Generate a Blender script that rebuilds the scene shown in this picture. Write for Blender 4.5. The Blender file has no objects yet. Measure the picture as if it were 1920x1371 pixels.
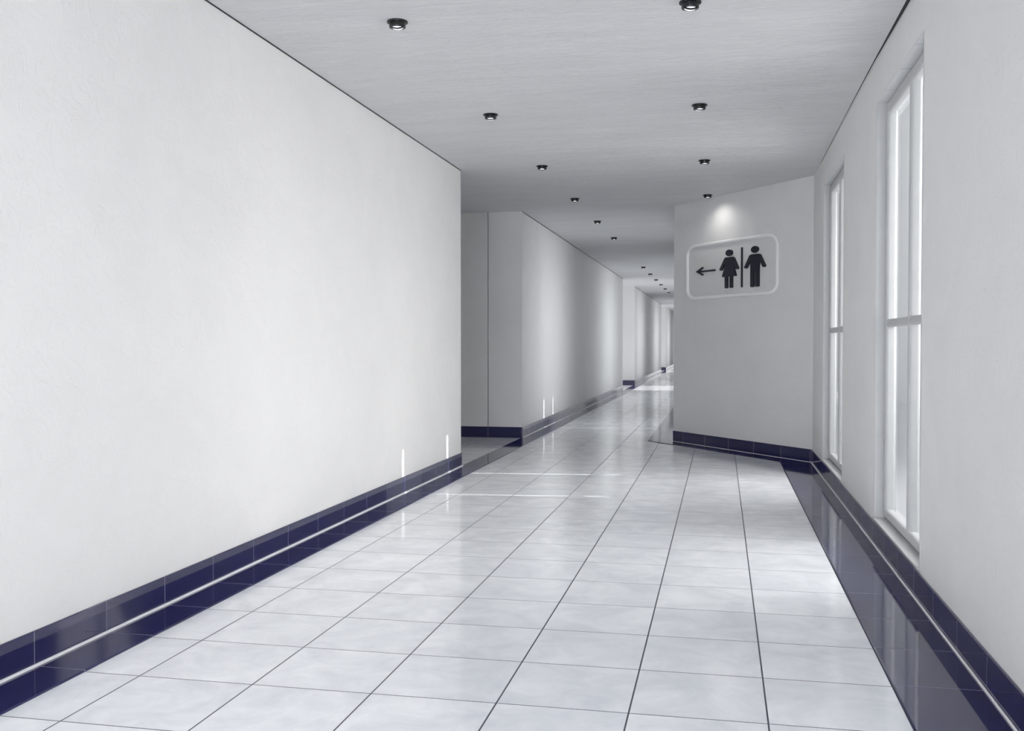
import bpy, bmesh, math
from mathutils import Vector, Matrix

C = bpy.context.scene.collection
S = 1.25                                   # metres per layout unit (camera height = 1 unit)

# ------------------------------------------------------------------ camera
F_PX, YAW, PITCH = 1861.8, 0.2075, 0.0213
cam_data = bpy.data.cameras.new('camera')
cam = bpy.data.objects.new('camera', cam_data)
C.objects.link(cam)
cam_data.sensor_fit = 'HORIZONTAL'
cam_data.sensor_width = 36
cam_data.lens = 36 * F_PX / 1920
cam_data.clip_start = 0.05
cam_data.clip_end = 400
cam.location = (0, 0, S)
cam.rotation_euler = (math.pi / 2 - PITCH, 0, YAW)
bpy.context.scene.camera = cam

# ------------------------------------------------------------------ world and exposure
world = bpy.data.worlds.new('daylight')
bpy.context.scene.world = world
world.use_nodes = True
bg = world.node_tree.nodes['Background']
bg.inputs[0].default_value = (0.955, 0.97, 1.0, 1)
bg.inputs[1].default_value = 1.05
vs = bpy.context.scene.view_settings
vs.view_transform = 'Standard'
vs.look = 'None'
vs.gamma = 1
vs.use_curve_mapping = False
vs.exposure = -0.06
cy = bpy.context.scene.cycles
cy.max_bounces = 12
cy.diffuse_bounces = 8
cy.glossy_bounces = 5
cy.transparent_max_bounces = 12

def U(x, y, z):
    "layout units (eye at z = 0, floor at -1) to metres"
    return Vector((x * S, y * S, (z + 1) * S))

def area(name, loc, direction, sx, sy, power, color=(1, 1, 1), spread=math.pi):
    l = bpy.data.lights.new(name, 'AREA')
    l.shape = 'RECTANGLE'; l.size = sx * S; l.size_y = sy * S
    l.energy = power; l.color = color; l.spread = spread
    o = bpy.data.objects.new(name, l); C.objects.link(o)
    o.location = loc
    o.rotation_euler = Vector(direction).to_track_quat('-Z', 'Z').to_euler()
    return o

DAY = (0.975, 0.985, 1.0)
LIGHTS = [
    # daylight standing outside each stretch of glazing (centre, direction, width, height, power, spread)
    ('daylight_front_glazing', (1.75, -0.2, 0.25), (-1, 0.10, -0.22), 6.8, 2.3, 315, (1, .955, .915), 160),
    ('daylight_window_near', (3.2, 5.0, 1.55), (-1, 0.05, -0.28), 2.8, 2.1, 105, (1, .97, .945), 120),
    ('daylight_window_near_soft', (1.5, 4.66, 0.34), (-1, -0.05, -0.15), 1.5, 2.0, 36, (1, .97, .945), 150),
    ('daylight_window_far_soft', (1.5, 7.15, 0.34), (-1, -0.2, -0.2), 1.5, 2.0, 36, (1, .97, .945), 130),
    ('daylight_window_far', (3.2, 8.1, 1.45), (-1, -0.12, -0.26), 2.8, 2.1, 105, (1, .97, .945), 120),
    ('daylight_back_glazing', (-0.7, -4.6, 0.3), (0, 1, -0.3), 2.4, 2.2, 160, (0.90, 0.945, 1.0), 110),
    ('daylight_cross_first', (-5.3, 22.7, 0.2), (1, 0.35, -0.25), 1.5, 2.0, 12, (0.80, 0.90, 1.0), 150),
    ('daylight_cross_second', (-5.3, 36.8, 0.2), (1, 0.35, -0.25), 1.5, 2.0, 12, (0.80, 0.90, 1.0), 150),
    ('daylight_passage_first', (0.5, 12.1, 0.2), (-1, 0, 0), 3.0, 2.1, 19, DAY, 75),
    ('daylight_passage_second', (0.5, 18.8, 0.2), (-1, 0, 0), 5.6, 2.1, 38, DAY, 75),
    ('daylight_passage_third', (0.5, 26.2, 0.2), (-1, 0, 0), 3.0, 2.1, 19, DAY, 75),
    ('daylight_passage_fifth', (0.5, 40.4, 0.2), (-1, 0, 0), 3.0, 2.1, 19, DAY, 75),
    ('daylight_passage_sixth', (0.5, 46.8, 0.2), (-1, 0, 0), 5.6, 2.1, 38, DAY, 75),
    ('daylight_passage_fourth', (0.5, 32.9, 0.2), (-1, 0, 0), 5.6, 2.1, 38, DAY, 75),
]
for n_, l_, d_, a_, b_, p_, c_, s_ in LIGHTS:
    area(n_, U(*l_), d_, a_, b_, p_, c_, math.radians(s_))
# low sun from the right; the added screen opposite shades all but streaks and cross passages
SUN_DIR = Vector((-1, -0.115, -0.635))
sl = bpy.data.lights.new('sun', 'SUN'); sl.energy = 6.5; sl.angle = math.radians(0.4); sl.color = (1, 0.985, 0.96)
so = bpy.data.objects.new('sun', sl); C.objects.link(so)
so.rotation_euler = SUN_DIR.to_track_quat('-Z', 'Y').to_euler()

# ------------------------------------------------------------------ layout constants (units)
TILE = 0.36764
X0, Y0 = 0.12642, 2.6788                   # a crossing of grout lines
XL, XR, ZC, ZF = -2.0794, 0.757, 1.416, -1.0
XF = -0.475                                # right side of the far passage
A = Vector((0.757, 8.69)); B = Vector((-0.475, 10.31))
T = (B - A).normalized(); LEN = (B - A).length
N = Vector((-T.y, T.x))                    # towards the corridor
BB = -0.886                                # top of the skirting tiles

# ------------------------------------------------------------------ node helpers
def new_mat(name):
    m = bpy.data.materials.new(name); m.use_nodes = True
    nt = m.node_tree
    return m, nt, nt.nodes['Principled BSDF']

def nd(nt, typ, **kw):
    n = nt.nodes.new(typ)
    for k, v in kw.items():
        if hasattr(n, k): setattr(n, k, v)
        else: n.inputs[k].default_value = v
    return n

def mth(nt, op, a, b=None, c=None):
    n = nt.nodes.new('ShaderNodeMath'); n.operation = op
    for i, v in enumerate((a, b, c)):
        if v is None: continue
        if isinstance(v, (int, float)): n.inputs[i].default_value = v
        else: nt.links.new(v, n.inputs[i])
    return n.outputs[0]

def line_mask(nt, coord, period, phase, half):
    "1 on a joint line, 0 elsewhere; coord in metres"
    f = mth(nt, 'DIVIDE', mth(nt, 'SUBTRACT', coord, phase), period)
    f = mth(nt, 'FRACT', mth(nt, 'ADD', f, 0.5))
    d = mth(nt, 'MULTIPLY', mth(nt, 'ABSOLUTE', mth(nt, 'SUBTRACT', f, 0.5)), period)
    return mth(nt, 'LESS_THAN', d, half)

def mixc(nt, fac, a, b):
    n = nt.nodes.new('ShaderNodeMix'); n.data_type = 'RGBA'
    for sock, v in ((n.inputs[0], fac), (n.inputs[6], a), (n.inputs[7], b)):
        if isinstance(v, (tuple, float, int)): sock.default_value = v
        else: nt.links.new(v, sock)
    return n.outputs[2]

def pos(nt, scale=(1, 1, 1)):
    g = nt.nodes.new('ShaderNodeNewGeometry')
    mp = nt.nodes.new('ShaderNodeMapping'); mp.inputs['Scale'].default_value = scale
    nt.links.new(g.outputs['Position'], mp.inputs[0])
    return g.outputs['Position'], mp.outputs[0]

def plaster(name, col, bump, stretch=(1, 1, 1), rough=0.55, spec=0.25, mottle=0.04):
    m, nt, p = new_mat(name)
    raw, v = pos(nt, stretch)
    n1 = nd(nt, 'ShaderNodeTexNoise', Scale=1.6, Detail=7.0, Roughness=0.62, Distortion=0.8)
    n2 = nd(nt, 'ShaderNodeTexNoise', Scale=9.0, Detail=6.0, Roughness=0.7, Distortion=1.2)
    nt.links.new(v, n1.inputs['Vector']); nt.links.new(v, n2.inputs['Vector'])
    r = nt.nodes.new('ShaderNodeMapRange')
    r.inputs['From Min'].default_value = 0.3; r.inputs['From Max'].default_value = 0.7
    nt.links.new(n1.outputs[0], r.inputs[0])
    a = tuple(c * (1 - mottle) for c in col) + (1,); b = tuple(min(1, c * (1 + mottle)) for c in col) + (1,)
    nt.links.new(mixc(nt, r.outputs[0], a, b), p.inputs['Base Color'])
    # shallow trowel ridges
    rr = nt.nodes.new('ShaderNodeMapRange')
    rr.inputs['From Min'].default_value = 0.46; rr.inputs['From Max'].default_value = 0.56
    nt.links.new(n2.outputs[0], rr.inputs[0])
    hsum = mth(nt, 'ADD', mth(nt, 'MULTIPLY', rr.outputs[0], 0.35), n1.outputs[0])
    bp = nd(nt, 'ShaderNodeBump', Strength=bump, Distance=0.012)
    nt.links.new(hsum, bp.inputs['Height']); nt.links.new(bp.outputs[0], p.inputs['Normal'])
    p.inputs['Roughness'].default_value = rough
    p.inputs['Specular IOR Level'].default_value = spec
    return m

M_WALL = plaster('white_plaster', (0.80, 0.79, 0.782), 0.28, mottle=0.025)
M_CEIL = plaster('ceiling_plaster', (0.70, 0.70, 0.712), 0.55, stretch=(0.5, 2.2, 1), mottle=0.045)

def floor_material():
    m, nt, p = new_mat('grey_floor_tiles')
    raw, v = pos(nt)
    sep = nt.nodes.new('ShaderNodeSeparateXYZ'); nt.links.new(raw, sep.inputs[0])
    gx = line_mask(nt, sep.outputs[0], TILE * S, X0 * S, 0.0030)
    gy = line_mask(nt, sep.outputs[1], TILE * S, Y0 * S, 0.0026)
    g = mth(nt, 'MAXIMUM', gx, gy)
    # per-tile tone
    cx = mth(nt, 'FLOOR', mth(nt, 'DIVIDE', mth(nt, 'SUBTRACT', sep.outputs[0], X0 * S), TILE * S))
    cyy = mth(nt, 'FLOOR', mth(nt, 'DIVIDE', mth(nt, 'SUBTRACT', sep.outputs[1], Y0 * S), TILE * S))
    cmb = nt.nodes.new('ShaderNodeCombineXYZ'); nt.links.new(cx, cmb.inputs[0]); nt.links.new(cyy, cmb.inputs[1])
    wn = nt.nodes.new('ShaderNodeTexWhiteNoise'); nt.links.new(cmb.outputs[0], wn.inputs['Vector'])
    off = nt.nodes.new('ShaderNodeVectorMath'); off.operation = 'MULTIPLY_ADD'
    nt.links.new(wn.outputs['Color'], off.inputs[0]); off.inputs[1].default_value = (7, 7, 7); nt.links.new(raw, off.inputs[2])
    n1 = nd(nt, 'ShaderNodeTexNoise', Scale=4.0, Detail=8.0, Roughness=0.65, Distortion=0.5)
    nt.links.new(off.outputs[0], n1.inputs['Vector'])
    r = nt.nodes.new('ShaderNodeMapRange')
    r.inputs['From Min'].default_value = 0.36; r.inputs['From Max'].default_value = 0.66
    nt.links.new(n1.outputs[0], r.inputs[0])
    col = mixc(nt, r.outputs[0], (0.745, 0.765, 0.80, 1), (0.91, 0.925, 0.945, 1))
    col = mixc(nt, mth(nt, 'MULTIPLY', wn.outputs['Value'], 0.15), col, (0.68, 0.71, 0.76, 1))
    col = mixc(nt, g, col, (0.055, 0.06, 0.085, 1))
    nt.links.new(col, p.inputs['Base Color'])
    rg = mth(nt, 'ADD', mth(nt, 'MULTIPLY', r.outputs[0], 0.04), 0.085)
    nt.links.new(mth(nt, 'ADD', rg, mth(nt, 'MULTIPLY', g, 0.4)), p.inputs['Roughness'])
    bp = nd(nt, 'ShaderNodeBump', Strength=0.5, Distance=0.002); bp.invert = True
    nt.links.new(g, bp.inputs['Height']); nt.links.new(bp.outputs[0], p.inputs['Normal'])
    p.inputs['Specular IOR Level'].default_value = 0.5
    return m
M_FLOOR = floor_material()

def blue_material(name, phase, local=True):
    "navy glazed tile; joints every TILE along the object's own x axis"
    m, nt, p = new_mat(name)
    tc = nt.nodes.new('ShaderNodeTexCoord')
    sep = nt.nodes.new('ShaderNodeSeparateXYZ'); nt.links.new(tc.outputs['Object'], sep.inputs[0])
    g = line_mask(nt, sep.outputs[0], TILE * S, phase * S, 0.0022)
    nz = nd(nt, 'ShaderNodeTexNoise', Scale=2.5, Detail=3.0)
    nt.links.new(tc.outputs['Object'], nz.inputs['Vector'])
    col = mixc(nt, nz.outputs[0], (0.013, 0.014, 0.070, 1), (0.017, 0.017, 0.085, 1))
    nt.links.new(mixc(nt, g, col, (0.16, 0.16, 0.24, 1)), p.inputs['Base Color'])
    p.inputs['IOR'].default_value = 1.65
    nt.links.new(mth(nt, 'ADD', mth(nt, 'MULTIPLY', g, 0.4), 0.06), p.inputs['Roughness'])
    bp = nd(nt, 'ShaderNodeBump', Strength=0.5, Distance=0.002); bp.invert = True
    nt.links.new(g, bp.inputs['Height']); nt.links.new(bp.outputs[0], p.inputs['Normal'])
    return m

def simple(name, col, rough, metal=0, spec=0.5, noise=0.0):
    m, nt, p = new_mat(name)
    p.inputs['Roughness'].default_value = rough
    p.inputs['Metallic'].default_value = metal
    p.inputs['Specular IOR Level'].default_value = spec
    n = nd(nt, 'ShaderNodeTexNoise', Scale=14.0, Detail=4.0)
    tc = nt.nodes.new('ShaderNodeTexCoord'); nt.links.new(tc.outputs['Object'], n.inputs['Vector'])
    a = tuple(c * (1 - noise) for c in col) + (1,); b = tuple(min(1, c * (1 + noise)) for c in col) + (1,)
    nt.links.new(mixc(nt, n.outputs[0], a, b), p.inputs['Base Color'])
    return m

M_BEAD = simple('white_grout_bead', (0.88, 0.88, 0.89), 0.35)
M_PAINT = simple('white_gloss_paint', (0.50, 0.505, 0.51), 0.40, noise=0.05)
M_BLACK = simple('black_metal', (0.008, 0.008, 0.010), 0.24, noise=0.1)
M_GAP = simple('dark_shadow_gap', (0.02, 0.02, 0.025), 0.7)
M_NAVY = simple('near_black_navy_plastic', (0.016, 0.015, 0.030), 0.38, noise=0.15)
M_SIGNF = simple('pale_grey_sign_frame', (0.92, 0.92, 0.92), 0.3)
M_SIGNP = simple('warm_grey_sign_panel', (0.735, 0.735, 0.725), 0.6, noise=0.03)
M_GROUND = simple('pale_outdoor_paving', (0.6, 0.61, 0.63), 0.8, noise=0.1)
M_OPP = simple('white_sun_screen', (0.75, 0.75, 0.75), 0.8, noise=0.05)

def reveal_material():
    m, nt, p = new_mat('white_reveal_tiles')
    raw, v = pos(nt)
    sep = nt.nodes.new('ShaderNodeSeparateXYZ'); nt.links.new(raw, sep.inputs[0])
    g = line_mask(nt, sep.outputs[1], TILE * S, (Y0 + 0.09) * S, 0.0022)
    nt.links.new(mixc(nt, g, (0.70, 0.705, 0.715, 1), (0.2, 0.2, 0.23, 1)), p.inputs['Base Color'])
    p.inputs['Roughness'].default_value = 0.4
    return m
M_REVEAL = reveal_material()

def glass_material():
    m = bpy.data.materials.new('clear_window_glass'); m.use_nodes = True
    nt = m.node_tree; nt.nodes.clear()
    out = nt.nodes.new('ShaderNodeOutputMaterial')
    mix = nt.nodes.new('ShaderNodeMixShader')
    fr = nd(nt, 'ShaderNodeFresnel', IOR=1.5)
    tr = nt.nodes.new('ShaderNodeBsdfTransparent'); tr.inputs[0].default_value = (0.97, 0.985, 0.99, 1)
    gl = nt.nodes.new('ShaderNodeBsdfGlossy'); gl.inputs['Roughness'].default_value = 0.0
    ge = nt.nodes.new('ShaderNodeNewGeometry')      # the pane does not bend rays, so its inner face adds no mirror
    nt.links.new(mth(nt, 'MULTIPLY', fr.outputs[0], mth(nt, 'SUBTRACT', 1.0, ge.outputs['Backfacing'])), mix.inputs[0]); nt.links.new(tr.outputs[0], mix.inputs[1])
    nt.links.new(gl.outputs[0], mix.inputs[2]); nt.links.new(mix.outputs[0], out.inputs[0])
    return m
M_GLASS = glass_material()

def emit(name, col, strength):
    m = bpy.data.materials.new(name); m.use_nodes = True
    nt = m.node_tree; p = nt.nodes['Principled BSDF']
    p.inputs['Base Color'].default_value = col + (1,)
    p.inputs['Emission Color'].default_value = col + (1,)
    p.inputs['Emission Strength'].default_value = strength
    return m
M_LENS = emit('glowing_lamp_lens', (0.95, 0.97, 1.0), 1.6)

# ------------------------------------------------------------------ mesh helpers
def link_mesh(name, bm, mat, parent=None, smooth=False):
    bmesh.ops.recalc_face_normals(bm, faces=bm.faces[:])
    me = bpy.data.meshes.new(name); bm.to_mesh(me); bm.free()
    me.materials.append(mat)
    if smooth:
        for p in me.polygons: p.use_smooth = True
    o = bpy.data.objects.new(name, me); C.objects.link(o)
    if parent: o.parent = parent
    return o

def box(bm, x0, x1, y0, y1, z0, z1, bevel=0.0, seg=2):
    "box in layout units"
    b = bmesh.new()
    r = bmesh.ops.create_cube(b, size=1)
    a, c = U(x0, y0, z0), U(x1, y1, z1)
    for v in b.verts:
        v.co = Vector((a.x if v.co.x < 0 else c.x, a.y if v.co.y < 0 else c.y, a.z if v.co.z < 0 else c.z))
    if bevel:
        bmesh.ops.bevel(b, geom=b.edges[:], offset=bevel * S, segments=seg, affect='EDGES', profile=0.5)
    merge(bm, b)

def merge(bm, b, mat=None):
    me = bpy.data.meshes.new('tmp'); b.to_mesh(me); b.free()
    if mat is not None: me.transform(mat)
    bm.from_mesh(me); bpy.data.meshes.remove(me)

def prism(bm, pts, z0, z1):
    "vertical prism over an xy polygon, layout units"
    lo = [bm.verts.new(U(x, y, z0)) for x, y in pts]
    hi = [bm.verts.new(U(x, y, z1)) for x, y in pts]
    bm.faces.new(lo[::-1]); bm.faces.new(hi)
    k = len(pts)
    for i in range(k):
        bm.faces.new((lo[i], lo[(i + 1) % k], hi[(i + 1) % k], hi[i]))

def struct(o):
    o['kind'] = 'structure'
    return o

def run_wall(name, axis_x, thick, y0, y1, openings, mat=M_WALL, z0=ZF, z1=ZC):
    "wall along y with its face at axis_x; thick is signed away from the corridor"
    bm = bmesh.new()
    xa, xb = sorted((axis_x, axis_x + thick))
    y = y0
    for (a, b, za, zb) in openings:
        if a > y: box(bm, xa, xb, y, a, z0, z1)
        if za > z0: box(bm, xa, xb, a, b, z0, za)
        if zb < z1: box(bm, xa, xb, a, b, zb, z1)
        y = b
    if y1 > y: box(bm, xa, xb, y, y1, z0, z1)
    return struct(link_mesh(name, bm, mat))

# ------------------------------------------------------------------ shell
OUT = 0.100                                   # wall thickness
corr = [(-6.2, -5.3), (XR + OUT, -5.3), (XR + OUT, 8.69 + 0.05), (XF + OUT, 10.31 + 0.06), (XF + OUT, 52), (-6.2, 52)]
bm = bmesh.new(); prism(bm, corr, -1.06, ZF); FLOOR = struct(link_mesh('floor', bm, M_FLOOR))
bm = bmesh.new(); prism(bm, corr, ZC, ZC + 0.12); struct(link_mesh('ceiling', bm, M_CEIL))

run_wall('wall_left', XL, -OUT, -5, 7.85, [])
run_wall('wall_left', XL, -OUT, 10.40, 21.5, [])
run_wall('wall_left', XL, -OUT, 24.5, 35.6, [])
run_wall('wall_left', XL, -OUT, 38.6, 51, [])
WZ0, WZ1 = -0.876, 1.205
WIN = [(4.07, 5.24), (6.60, 7.85)]
run_wall('wall_right', XR, OUT, -5, 8.69, [(-3.9, 2.2, WZ0, WZ1)] + [(a, b, WZ0, WZ1) for a, b in WIN])
FARW = [(10.6, 13.6), (15.9, 21.4), (21.85, 24.3), (24.7, 27.7), (30.0, 35.5), (35.95, 38.4), (38.8, 41.8), (44.1, 49.5)]
run_wall('wall_right', XF, OUT, 10.37, 51, [(a, b, (ZF if a in (21.85, 35.95) else WZ0), (1.3 if a in (21.85, 35.95) else WZ1)) for a, b in FARW])
# angled wall
bm = bmesh.new()
a2 = A - N * 0 ; b2 = B
prism(bm, [(A.x, A.y), (B.x, B.y), (B.x + OUT, B.y + 0.05), (A.x + OUT, A.y + 0.05)], ZF, ZC)
struct(link_mesh('wall_angled', bm, M_WALL))
# cross passages on the left
def cross_wall(name, y, face, x0=-6, x1=XL, groove=None, th=OUT):
    bm = bmesh.new()
    ya, yb = sorted((y, y + th * face))
    if groove:
        g = 0.006
        box(bm, x0, groove - g, ya, yb, ZF, ZC)
        box(bm, groove + g, x1, ya, yb, ZF, ZC)
        box(bm, groove - g, groove + g, ya + 0.03, yb, ZF, ZC)
    else:
        box(bm, x0, x1, ya, yb, ZF, ZC)
    return struct(link_mesh(name, bm, M_WALL))
cross_wall('wall_recess', 10.40, 1, x1=XL - OUT, groove=-2.452)
cross_wall('wall_recess', 7.85, -1, x1=XL - OUT)
cross_wall('wall_recess', 21.5, -1, x1=XL - OUT)
cross_wall('wall_recess', 24.5, 1, x1=XL - OUT)
cross_wall('wall_recess', 35.6, -1, x1=XL - OUT)
cross_wall('wall_recess', 38.6, 1, x1=XL - OUT)
bm = bmesh.new(); box(bm, -6.15, -6, 7.5, 10.9, ZF, ZC); struct(link_mesh('wall_recess_end', bm, M_WALL))
# wall behind the camera with a glazed opening
bm = bmesh.new()
box(bm, -6, -2.0, -5.16, -5, ZF, ZC); box(bm, 0.5, XR + OUT, -5.16, -5, ZF, ZC)
box(bm, -2.0, 0.5, -5.16, -5, 1.3, ZC)
struct(link_mesh('wall_back', bm, M_WALL))
# ground outside
bm = bmesh.new(); box(bm, 0.95, 14, -12, 60, -1.3, -1.15); struct(link_mesh('ground', bm, M_GROUND))

# added screen opposite; slits and two wide gaps are shaped to place the sunlight
bm = bmesh.new()
OX = 3.5
def sun_y(xw, yw): return yw + 0.115 * (OX - xw)
slits = sorted([(sun_y(XL, yy), w) for yy, w in ((4.33, 0.008), (6.335, 0.045), (7.44, 0.045), (11.74, 0.05), (12.40, 0.04))])
y = -10
for yc, w in slits:
    box(bm, OX, OX + 0.05, y, yc - w / 2, -1.2, 4.6)
    box(bm, OX, OX + 0.05, yc - w / 2, yc + w / 2, -1.2, 1.7)
    box(bm, OX, OX + 0.05, yc - w / 2, yc + w / 2, 2.91, 4.6)
    y = yc + w / 2
for a, b in ((y, 21.9), (25.0, 36.0), (38.9, 60)):
    box(bm, OX, OX + 0.05, a, b, -1.2, 4.6)
struct(link_mesh('added_sun_screen', bm, M_OPP))

# ------------------------------------------------------------------ skirting, strips, beads
def run(name, p0, p1, off0, off1, z0, z1, mat_phase=None, mat=None, inward=1, bevel=0.0, e0=0.0, e1=0.0):
    """bar along p0->p1 (layout xy); cross-section from off0 to off1 measured to the left of
    the direction * inward; local x axis runs along it; e0/e1 mitre the offset ends"""
    p0 = Vector(p0); p1 = Vector(p1)
    d = (p1 - p0); L = d.length; d.normalize()
    bm = bmesh.new()
    s = inward
    pts = [(0 + e0 * off0, off0 * s), (L - e1 * off0, off0 * s), (L - e1 * off1, off1 * s), (0 + e0 * off1, off1 * s)]
    lo = [bm.verts.new(Vector((x * S, y * S, 0))) for x, y in pts]
    hi = [bm.verts.new(Vector((x * S, y * S, (z1 - z0) * S))) for x, y in pts]
    bm.faces.new(lo[::-1]); bm.faces.new(hi)
    for i in range(4):
        bm.faces.new((lo[i], lo[(i + 1) % 4], hi[(i + 1) % 4], hi[i]))
    if bevel:
        ed = [e for e in bm.edges if e.verts[0] in hi and e.verts[1] in hi and abs((e.verts[0].co - e.verts[1].co).y) < 1e-4]
        bmesh.ops.bevel(bm, geom=ed, offset=bevel * S, segments=1 if name == 'trim_2' else 3, affect='EDGES', profile=0.5)
    o = link_mesh(name, bm, mat or blue_material('navy_glazed_tile', mat_phase))
    o.location = U(p0.x, p0.y, z0)
    o.rotation_euler = (0, 0, math.atan2(d.y, d.x))
    return struct(o)

SK = 0.008                                   # skirting tile thickness
LIP = 0.006                                  # height of the floor strip over the floor
def ph(y0): return (Y0 - y0) % TILE
# left side: runs go +y, inward offset is to the right (-)
for (a, b) in ((-4.9, 7.85), (10.40, 21.5), (24.5, 35.6), (38.6, 50)):
    run('baseboard_left', (XL, a), (XL, b), 0.0, SK, ZF, BB, ph(a), inward=-1, bevel=0.002)
    run('trim_1', (XL, a), (XL, b), SK, SK + 0.011, ZF + LIP - 0.001, ZF + LIP + 0.007, mat=M_BEAD, inward=-1, bevel=0.003)
run('trim_2', (XL, -4.9), (XL, 50), 0.0, TILE / 2, ZF - 0.001, ZF + LIP, ph(-4.9), inward=-1, bevel=0.003)
# cut the strip to sit clear of skirting: strip begins under it
# right side near
run('baseboard_right', (XR, -4.9), (XR, 8.69), 0.0, SK, ZF, BB, ph(-4.9), inward=1, bevel=0.002)
run('trim_3', (XR, -4.9), (XR, 8.69), SK, SK + 0.007, ZF + LIP - 0.001, ZF + LIP + 0.007, mat=M_BEAD, inward=1, bevel=0.003)
STR = 0.262
PW = 0.20
# mitres between the near strip, the angled strip and the far strip
def meet(p, d, q, e):
    "intersection of two 2-D lines"
    den = d.x * e.y - d.y * e.x
    t = ((q.x - p.x) * e.y - (q.y - p.y) * e.x) / den
    return p + d * t
yv = Vector((0, 1))
Nin = Vector((-abs(T.y), -abs(T.x)))         # towards the corridor from the angled wall
c1 = meet(Vector((XR - STR, 0)), yv, A + Nin * PW, T)
c2 = meet(Vector((XF - STR, 0)), yv, A + Nin * PW, T)
def strip_poly(name, pts, origin, direction, phase):
    bm = bmesh.new()
    d = Vector(direction).normalized(); ang = math.atan2(d.y, d.x)
    R = Matrix.Rotation(-ang, 2)
    loc = [R @ (Vector(p) - Vector(origin)) for p in pts]
    lo = [bm.verts.new(Vector((v.x * S, v.y * S, -0.001))) for v in loc]
    hi = [bm.verts.new(Vector((v.x * S, v.y * S, LIP * S))) for v in loc]
    bm.faces.new(lo[::-1]); bm.faces.new(hi)
    k = len(pts)
    for i in range(k): bm.faces.new((lo[i], lo[(i + 1) % k], hi[(i + 1) % k], hi[i]))
    ed = [e for e in bm.edges if e.verts[0] in hi and e.verts[1] in hi]
    bmesh.ops.bevel(bm, geom=ed, offset=0.003 * S, segments=1, affect='EDGES', profile=0.5)
    o = link_mesh(name, bm, blue_material('navy_glazed_tile', phase))
    o.location = U(origin[0], origin[1], ZF); o.rotation_euler = (0, 0, ang)
    return struct(o)
strip_poly('trim_4', [(XR - STR, -4.9), (XR, -4.9), tuple(A), tuple(c1)], (XR, -4.9), (0, 1), ph(-4.9))
strip_poly('trim_5', [tuple(c1), tuple(A), tuple(B), tuple(c2)], tuple(A), tuple(T), 0.02)
strip_poly('trim_6', [tuple(c2), tuple(B), (XF, 50), (XF - STR, 50)], tuple(B), (0, 1), ph(B.y))
run('baseboard_angled', tuple(A), tuple(B), 0.0, SK, ZF, BB, 0.02, inward=1, bevel=0.002, e0=0.6)
run('trim_7', tuple(A), tuple(B), SK, SK + 0.005, ZF + LIP - 0.001, ZF + LIP + 0.003, mat=M_BEAD, inward=1, bevel=0.0015)
for (a, b) in ((B.y, 21.85), (24.3, 35.95), (38.4, 50)):
    run('baseboard_right', (XF, a), (XF, b), 0.0, SK, ZF, BB, ph(a), inward=1, bevel=0.002)
# recess skirting (runs towards -x on the far side of each cross passage)
for y in (10.40, 24.5, 38.6):
    run('baseboard_recess', (XL, y), (-5.9, y), 0.0, SK, ZF, BB, 2.452 - 2.0794, inward=1, bevel=0.002)
# dark joints between wall and ceiling
for (a, b) in ((-4.9, 7.85), (10.40, 21.5), (24.5, 35.6)):
    bm = bmesh.new(); box(bm, XL - 0.001, XL + 0.0045, a, b, ZC - 0.0045, ZC + 0.001); struct(link_mesh('trim_8', bm, M_GAP))
bm = bmesh.new()
prism(bm, [(0.739, 0), (XR, 0), (XR, 4.2), (0.7455, 5.3), (0.7475, 6.5), (XR, 8.2), (0.7535, 8.0), (0.7445, 6.4), (0.7405, 5.4)], ZC - 0.0015, ZC + 0.002)
struct(link_mesh('trim_9', bm, M_GAP))

# ------------------------------------------------------------------ windows
def bar(bm, x0, x1, y0, y1, z0, z1, r=0.016):
    box(bm, x0, x1, y0, y1, z0, z1, bevel=r, seg=5)

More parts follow.
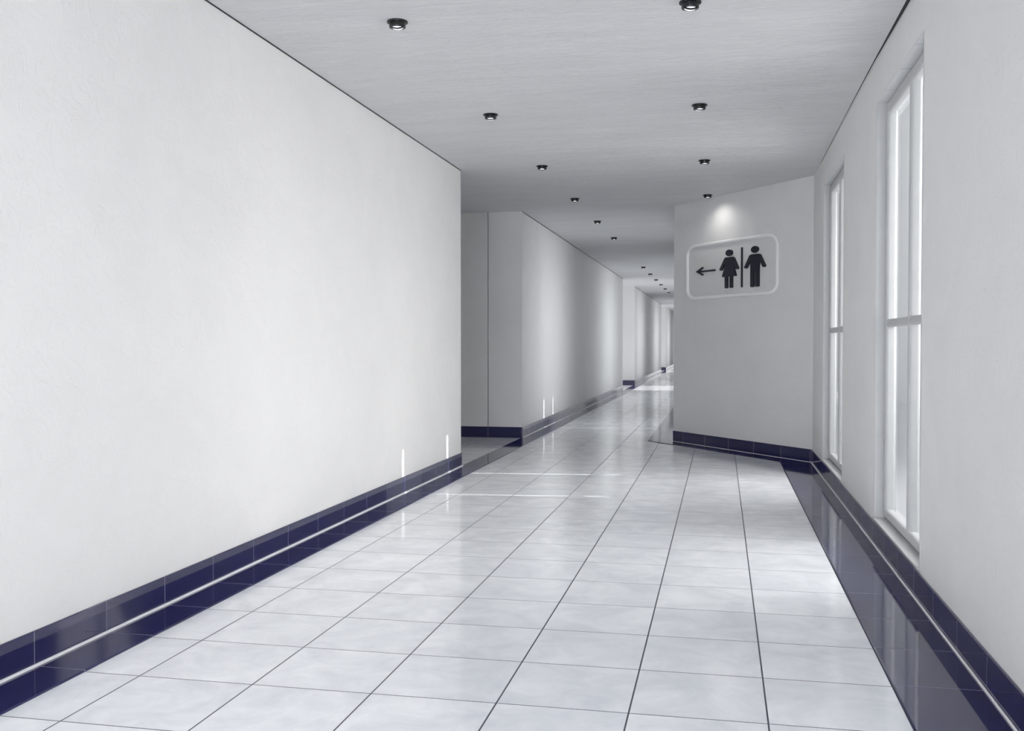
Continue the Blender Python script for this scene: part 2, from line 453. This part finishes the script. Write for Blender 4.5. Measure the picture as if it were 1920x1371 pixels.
def window(idx, y0, y1, side_x, mull, transom=True, z0=WZ0, z1=WZ1, detail=True):
    root = bpy.data.objects.new('window_%d' % idx, None); C.objects.link(root)
    root.location = U(side_x, (y0 + y1) / 2, z0)
    root['kind'] = 'structure'
    def put(name, bm, mat, smooth=False):
        bmesh.ops.translate(bm, verts=bm.verts[:], vec=-root.location)
        o = link_mesh(name, bm, mat, root, smooth)
        return o
    fx0, fx1 = side_x + 0.040, side_x + 0.090
    fw = 0.048
    # lining of the opening
    bm = bmesh.new(); t = 0.006
    box(bm, side_x - 0.002, side_x + OUT, y0, y1, z1 - t, z1)
    put('head_lining', bm, M_REVEAL)
    for ya in (y0, y1 - t):
        bm = bmesh.new(); box(bm, side_x - 0.002, side_x + OUT, ya, ya + t, z0, z1 - t); put('jamb_lining', bm, M_PAINT)
    bm = bmesh.new()
    box(bm, side_x - 0.010, side_x + OUT, y0 + t, y1 - t, z0, z0 + 0.010, bevel=0.003)
    put('window_sill', bm, M_PAINT)
    # frame
    a, b = y0 + t, y1 - t
    zb, zt = z0 + 0.010, z1 - t
    for ya in (a, b - fw):
        bm = bmesh.new(); bar(bm, fx0, fx1, ya, ya + fw, zb, zt); put('frame_post', bm, M_PAINT, True)
    bm = bmesh.new(); bar(bm, fx0 + 0.001, fx1 - 0.001, a + fw * 0.5, b - fw * 0.5, zt - fw - 0.01, zt - 0.002); put('frame_head', bm, M_PAINT, True)
    bm = bmesh.new(); bar(bm, fx0 + 0.001, fx1 - 0.001, a + fw * 0.5, b - fw * 0.5, zb + 0.001, zb + fw); put('frame_foot', bm, M_PAINT, True)
    for ym in mull:
        bm = bmesh.new(); bar(bm, fx0 + 0.001, fx1 + 0.002, ym - 0.019, ym + 0.019, zb + 0.02, zt - 0.02, r=0.017); put('mullion', bm, M_PAINT, True)
    if transom:
        bm = bmesh.new(); bar(bm, fx0 + 0.004, fx1 - 0.004, a + fw * 0.5, b - fw * 0.5, 0.085, 0.125, r=0.012); put('transom', bm, M_PAINT, True)
    bm = bmesh.new(); gx = side_x + 0.074
    box(bm, gx, gx + 0.003, a + 0.01, b - 0.01, zb + 0.01, zt - 0.01)
    put('window_pane', bm, M_GLASS)
    return root
window(1, 4.07, 5.24, XR, [4.60])
window(2, 6.60, 7.85, XR, [7.22])
window(3, -3.9, 2.2, XR, [-1.9, 0.2])
window(4, 10.6, 13.6, XF, [12.2])
window(5, 15.9, 21.4, XF, [18.4])
window(6, 24.7, 27.7, XF, [26.2])
window(7, 30.0, 35.5, XF, [32.5])
window(8, 38.8, 41.8, XF, [40.3])
window(9, 44.1, 49.5, XF, [46.8])

# ------------------------------------------------------------------ ceiling lamps
def lathe(prof, n=40):
    bm = bmesh.new(); rings = []
    for r, z in prof:
        if r < 1e-6: rings.append([bm.verts.new((0, 0, z * S))]); continue
        rings.append([bm.verts.new((r * S * math.cos(2 * math.pi * i / n), r * S * math.sin(2 * math.pi * i / n), z * S)) for i in range(n)])
    for a, b in zip(rings, rings[1:]):
        if len(a) == 1 and len(b) == 1: continue
        for i in range(n):
            j = (i + 1) % n
            if len(a) == 1: bm.faces.new((a[0], b[i], b[j]))
            elif len(b) == 1: bm.faces.new((a[i], a[j], b[0]))
            else: bm.faces.new((a[i], a[j], b[j], b[i]))
    return bm

def crease(o, ang=35):
    m = o.data
    for p in m.polygons: p.use_smooth = True
    m.set_sharp_from_angle(angle=math.radians(ang))

def make_lamp():
    root = bpy.data.objects.new('ceiling_lamp', None); C.objects.link(root)
    o = link_mesh('flange', lathe([(0, 0), (0.0455, 0), (0.0462, -0.002), (0.0455, -0.006), (0.043, -0.0075), (0.036, -0.0075)]), M_BLACK, root); crease(o)
    o = link_mesh('housing', lathe([(0.036, -0.004), (0.0362, -0.0235), (0.0355, -0.0265), (0.033, -0.0275), (0.026, -0.0275), (0.0245, -0.023), (0, -0.023)]), M_BLACK, root); crease(o)
    o = link_mesh('lens', lathe([(0.0245, -0.0225), (0.0235, -0.0275), (0.019, -0.0305), (0.011, -0.0325), (0, -0.033)]), M_LENS, root); crease(o, 80)
    # dark baffle ring dividing the lens
    bm = bmesh.new()
    pts = []
    for k in range(17):
        x = -0.029 + 0.058 * k / 16
        z = -0.0345 + 0.0070 * (x / 0.029) ** 2
        pts.append((x, z))
    vs_ = []
    for x, z in pts:
        vs_.append([bm.verts.new((x * S, y * S, (z + dz) * S)) for y, dz in ((-0.018, 0.004), (-0.018, -0.0012), (-0.008, -0.0012), (-0.008, 0.004))])
    for a, b in zip(vs_, vs_[1:]):
        for i in range(4): bm.faces.new((a[i], a[(i + 1) % 4], b[(i + 1) % 4], b[i]))
    bm.faces.new(vs_[0]); bm.faces.new(vs_[-1][::-1])
    link_mesh('baffle', bm, M_BLACK, root)
    return root

lamp0 = make_lamp()
row_l = [(-1.396, 4.19 + 1.8 * k) for k in range(6)] + [(-1.396, 18.29 + 1.8 * k) for k in range(6)]
row_r = [(-0.131, 4.20 + 1.805 * k) for k in range(4)]
ordl = ['nearest', 'second', 'third', 'fourth', 'fifth', 'sixth']
lab = []
for k in range(6):
    lab.append(('black round ceiling spotlight, %s from the viewer in the left row over the near floor' % ordl[k], 'spotlights of the left row, near stretch'))
for k in range(6):
    lab.append(('tiny black ceiling spotlight, %s of the six past the unlit gap down the passage' % ordl[k], 'spotlights of the left row, far stretch'))
rl = ['black round ceiling spotlight cut by the top edge, nearest in the right row',
      'black round ceiling spotlight, second in the right row from the viewer',
      'black round ceiling spotlight, third in the right row, before the one beside the angled wall',
      'black ceiling spotlight close to the angled wall, above its bright scallop of light']
for r_ in rl: lab.append((r_, 'spotlights of the right row'))
for i, (x, y) in enumerate(row_l + row_r):
    if i == 0: r = lamp0
    else:
        r = lamp0.copy(); C.objects.link(r)
        for ch in list(lamp0.children):
            c = ch.copy(); C.objects.link(c); c.parent = r
    r.location = U(x, y, ZC); r.rotation_euler = (0, 0, 0.2)
    r['label'], r['group'] = lab[i]; r['category'] = 'ceiling light'

sp = bpy.data.lights.new('spotlight_beam', 'SPOT')
sp.energy = 6.5; sp.spot_size = math.radians(150); sp.spot_blend = 1.0; sp.shadow_soft_size = 0.012
sp.color = (1, 0.99, 0.96)
spo = bpy.data.objects.new('spotlight_beam', sp); C.objects.link(spo)
spo.location = U(-0.16, 9.55, ZC - 0.040)
spo.rotation_euler = Vector((0.16, 0.06, -1)).to_track_quat('-Z', 'Y').to_euler()

# ------------------------------------------------------------------ restroom sign on the angled wall
sign = bpy.data.objects.new('restroom_sign', None); C.objects.link(sign)
TC = 1.115                                       # centre of the sign along the wall
sc_ = A + T * TC
sign.location = U(sc_.x, sc_.y, 0.715)
# local axes: x to the viewer's right (against T), z up, -y towards the corridor
sign.rotation_euler = (0, 0, math.atan2(-T.y, -T.x))
sign['label'] = 'rounded wall sign with left arrow, woman and man figures on the angled wall'
sign['category'] = 'sign'
def tz(t, z): return ((TC - t) * S, (z - 0.715) * S)

def slab(name, polys, d0, d1, mat, parent, bevel=0.0):
    "extruded flat shapes; polys hold local (x, z) metres, d0..d1 distance off the wall in units"
    bm = bmesh.new()
    for pts in polys:
        b = bmesh.new()
        lo = [b.verts.new((x, -d0 * S, z)) for x, z in pts]
        hi = [b.verts.new((x, -d1 * S, z)) for x, z in pts]
        b.faces.new(lo); b.faces.new(hi[::-1])
        k = len(pts)
        for i in range(k): b.faces.new((lo[i], lo[(i + 1) % k], hi[(i + 1) % k], hi[i]))
        if bevel:
            ed = [e for e in b.edges if e.verts[0] in hi and e.verts[1] in hi]
            bmesh.ops.bevel(b, geom=ed, offset=bevel * S, segments=2, affect='EDGES', profile=0.5)
        merge(bm, b)
    return link_mesh(name, bm, mat, parent)

def rrect(t0, t1, z0, z1, r, n=10):
    rt = r * 1.45
    pts = []
    for (ct, cz, a0) in ((t0 + rt, z1 - r, 90), (t1 - rt, z1 - r, 0), (t1 - rt, z0 + r, -90), (t0 + rt, z0 + r, -180)):
        seq = range(n + 1)
        for i in seq:
            a = math.radians(a0 + (90 - 90 * i / n))
            pts.append((ct + rt * math.cos(a), cz + r * math.sin(a)))
    return pts
outline = rrect(0.443, 1.785, 0.457, 0.972, 0.088)
slab('sign_panel', [[tz(*p) for p in outline]], 0.0, 0.004, M_SIGNP, sign)
# frame: half-round tube along the outline
bm = bmesh.new()
rings = []
k = len(outline)
for i in range(k):
    p = Vector(tz(*outline[i])); a = Vector(tz(*outline[i - 1])); b = Vector(tz(*outline[(i + 1) % k]))
    tan = (b - a).normalized(); nrm = Vector((-tan.y, tan.x))
    ring = []
    for j in range(12):
        th = 2 * math.pi * j / 12
        w = 0.017 * S
        q = p + nrm * (w * math.cos(th))
        ring.append(bm.verts.new((q.x, -(0.010 + 0.016 * math.sin(th)) * S, q.y)))
    rings.append(ring)
for i in range(k):
    a, b = rings[i], rings[(i + 1) % k]
    for j in range(12): bm.faces.new((a[j], a[(j + 1) % 12], b[(j + 1) % 12], b[j]))
link_mesh('sign_frame', bm, M_SIGNF, sign, True)

K = 1.7                                          # the figures are drawn wide along the wall
def caps(t0, z0, t1, z1, w, n=8):
    a = Vector((t0 / K, z0)); b = Vector((t1 / K, z1)); d = (b - a).normalized(); nn = Vector((-d.y, d.x))
    pts = []
    for (c, s0) in ((b, 1), (a, -1)):
        for i in range(n + 1):
            th = -math.pi / 2 + math.pi * i / n
            q = c + (d * math.cos(th) * s0 + nn * math.sin(th) * s0) * w
            pts.append((q.x * K, q.y))
    return [tz(*p) for p in pts]
def ell(t, z, rt, rz, n=28):
    return [tz(t + rt * math.cos(2 * math.pi * i / n), z + rz * math.sin(2 * math.pi * i / n)) for i in range(n)]
def poly(*pts): return [tz(*p) for p in pts]
D0, D1, BV = 0.003, 0.020, 0.002
woman = slab('woman_pictogram', [
    poly((1.182, 0.812), (1.172, 0.820), (1.052, 0.818), (1.040, 0.811), (1.052, 0.752), (1.010, 0.645), (1.014, 0.637), (1.214, 0.637), (1.220, 0.645), (1.168, 0.752)),
    poly((1.177, 0.640), (1.135, 0.640), (1.135, 0.536), (1.142, 0.529), (1.170, 0.529), (1.177, 0.536)),
    poly((1.105, 0.640), (1.063, 0.640), (1.063, 0.536), (1.070, 0.529), (1.098, 0.529), (1.105, 0.536)),
    caps(1.168, 0.803, 1.238, 0.712, 0.0125), caps(1.054, 0.802, 0.996, 0.710, 0.0125)], D0, D1, M_NAVY, sign, BV)
slab('head', [ell(1.117, 0.860, 0.050, 0.030)], D0, D1, M_NAVY, woman, BV)
man = slab('man_pictogram', [
    poly((0.806, 0.812), (0.796, 0.819), (0.686, 0.817), (0.676, 0.810), (0.684, 0.650), (0.803, 0.652)),
    poly((0.803, 0.680), (0.754, 0.680), (0.754, 0.529), (0.762, 0.521), (0.795, 0.521), (0.803, 0.529)),
    poly((0.734, 0.680), (0.684, 0.680), (0.684, 0.529), (0.692, 0.521), (0.726, 0.521), (0.734, 0.529)),
    caps(0.800, 0.802, 0.868, 0.708, 0.0130), caps(0.682, 0.801, 0.618, 0.704, 0.0130)], D0, D1, M_NAVY, sign, BV)
slab('head', [ell(0.745, 0.860, 0.051, 0.031)], D0, D1, M_NAVY, man, BV)
slab('divider', [poly((0.936, 0.896), (0.925, 0.896), (0.925, 0.527), (0.936, 0.527))], D0, D1, M_NAVY, sign, 0.001)
slab('arrow', [
    poly((1.58, 0.722), (1.333, 0.721), (1.333, 0.704), (1.58, 0.705)),
    poly((1.640, 0.715), (1.535, 0.757), (1.520, 0.745), (1.596, 0.714), (1.520, 0.684), (1.535, 0.672))], D0, D1 * 0.9, M_NAVY, sign, 0.001)
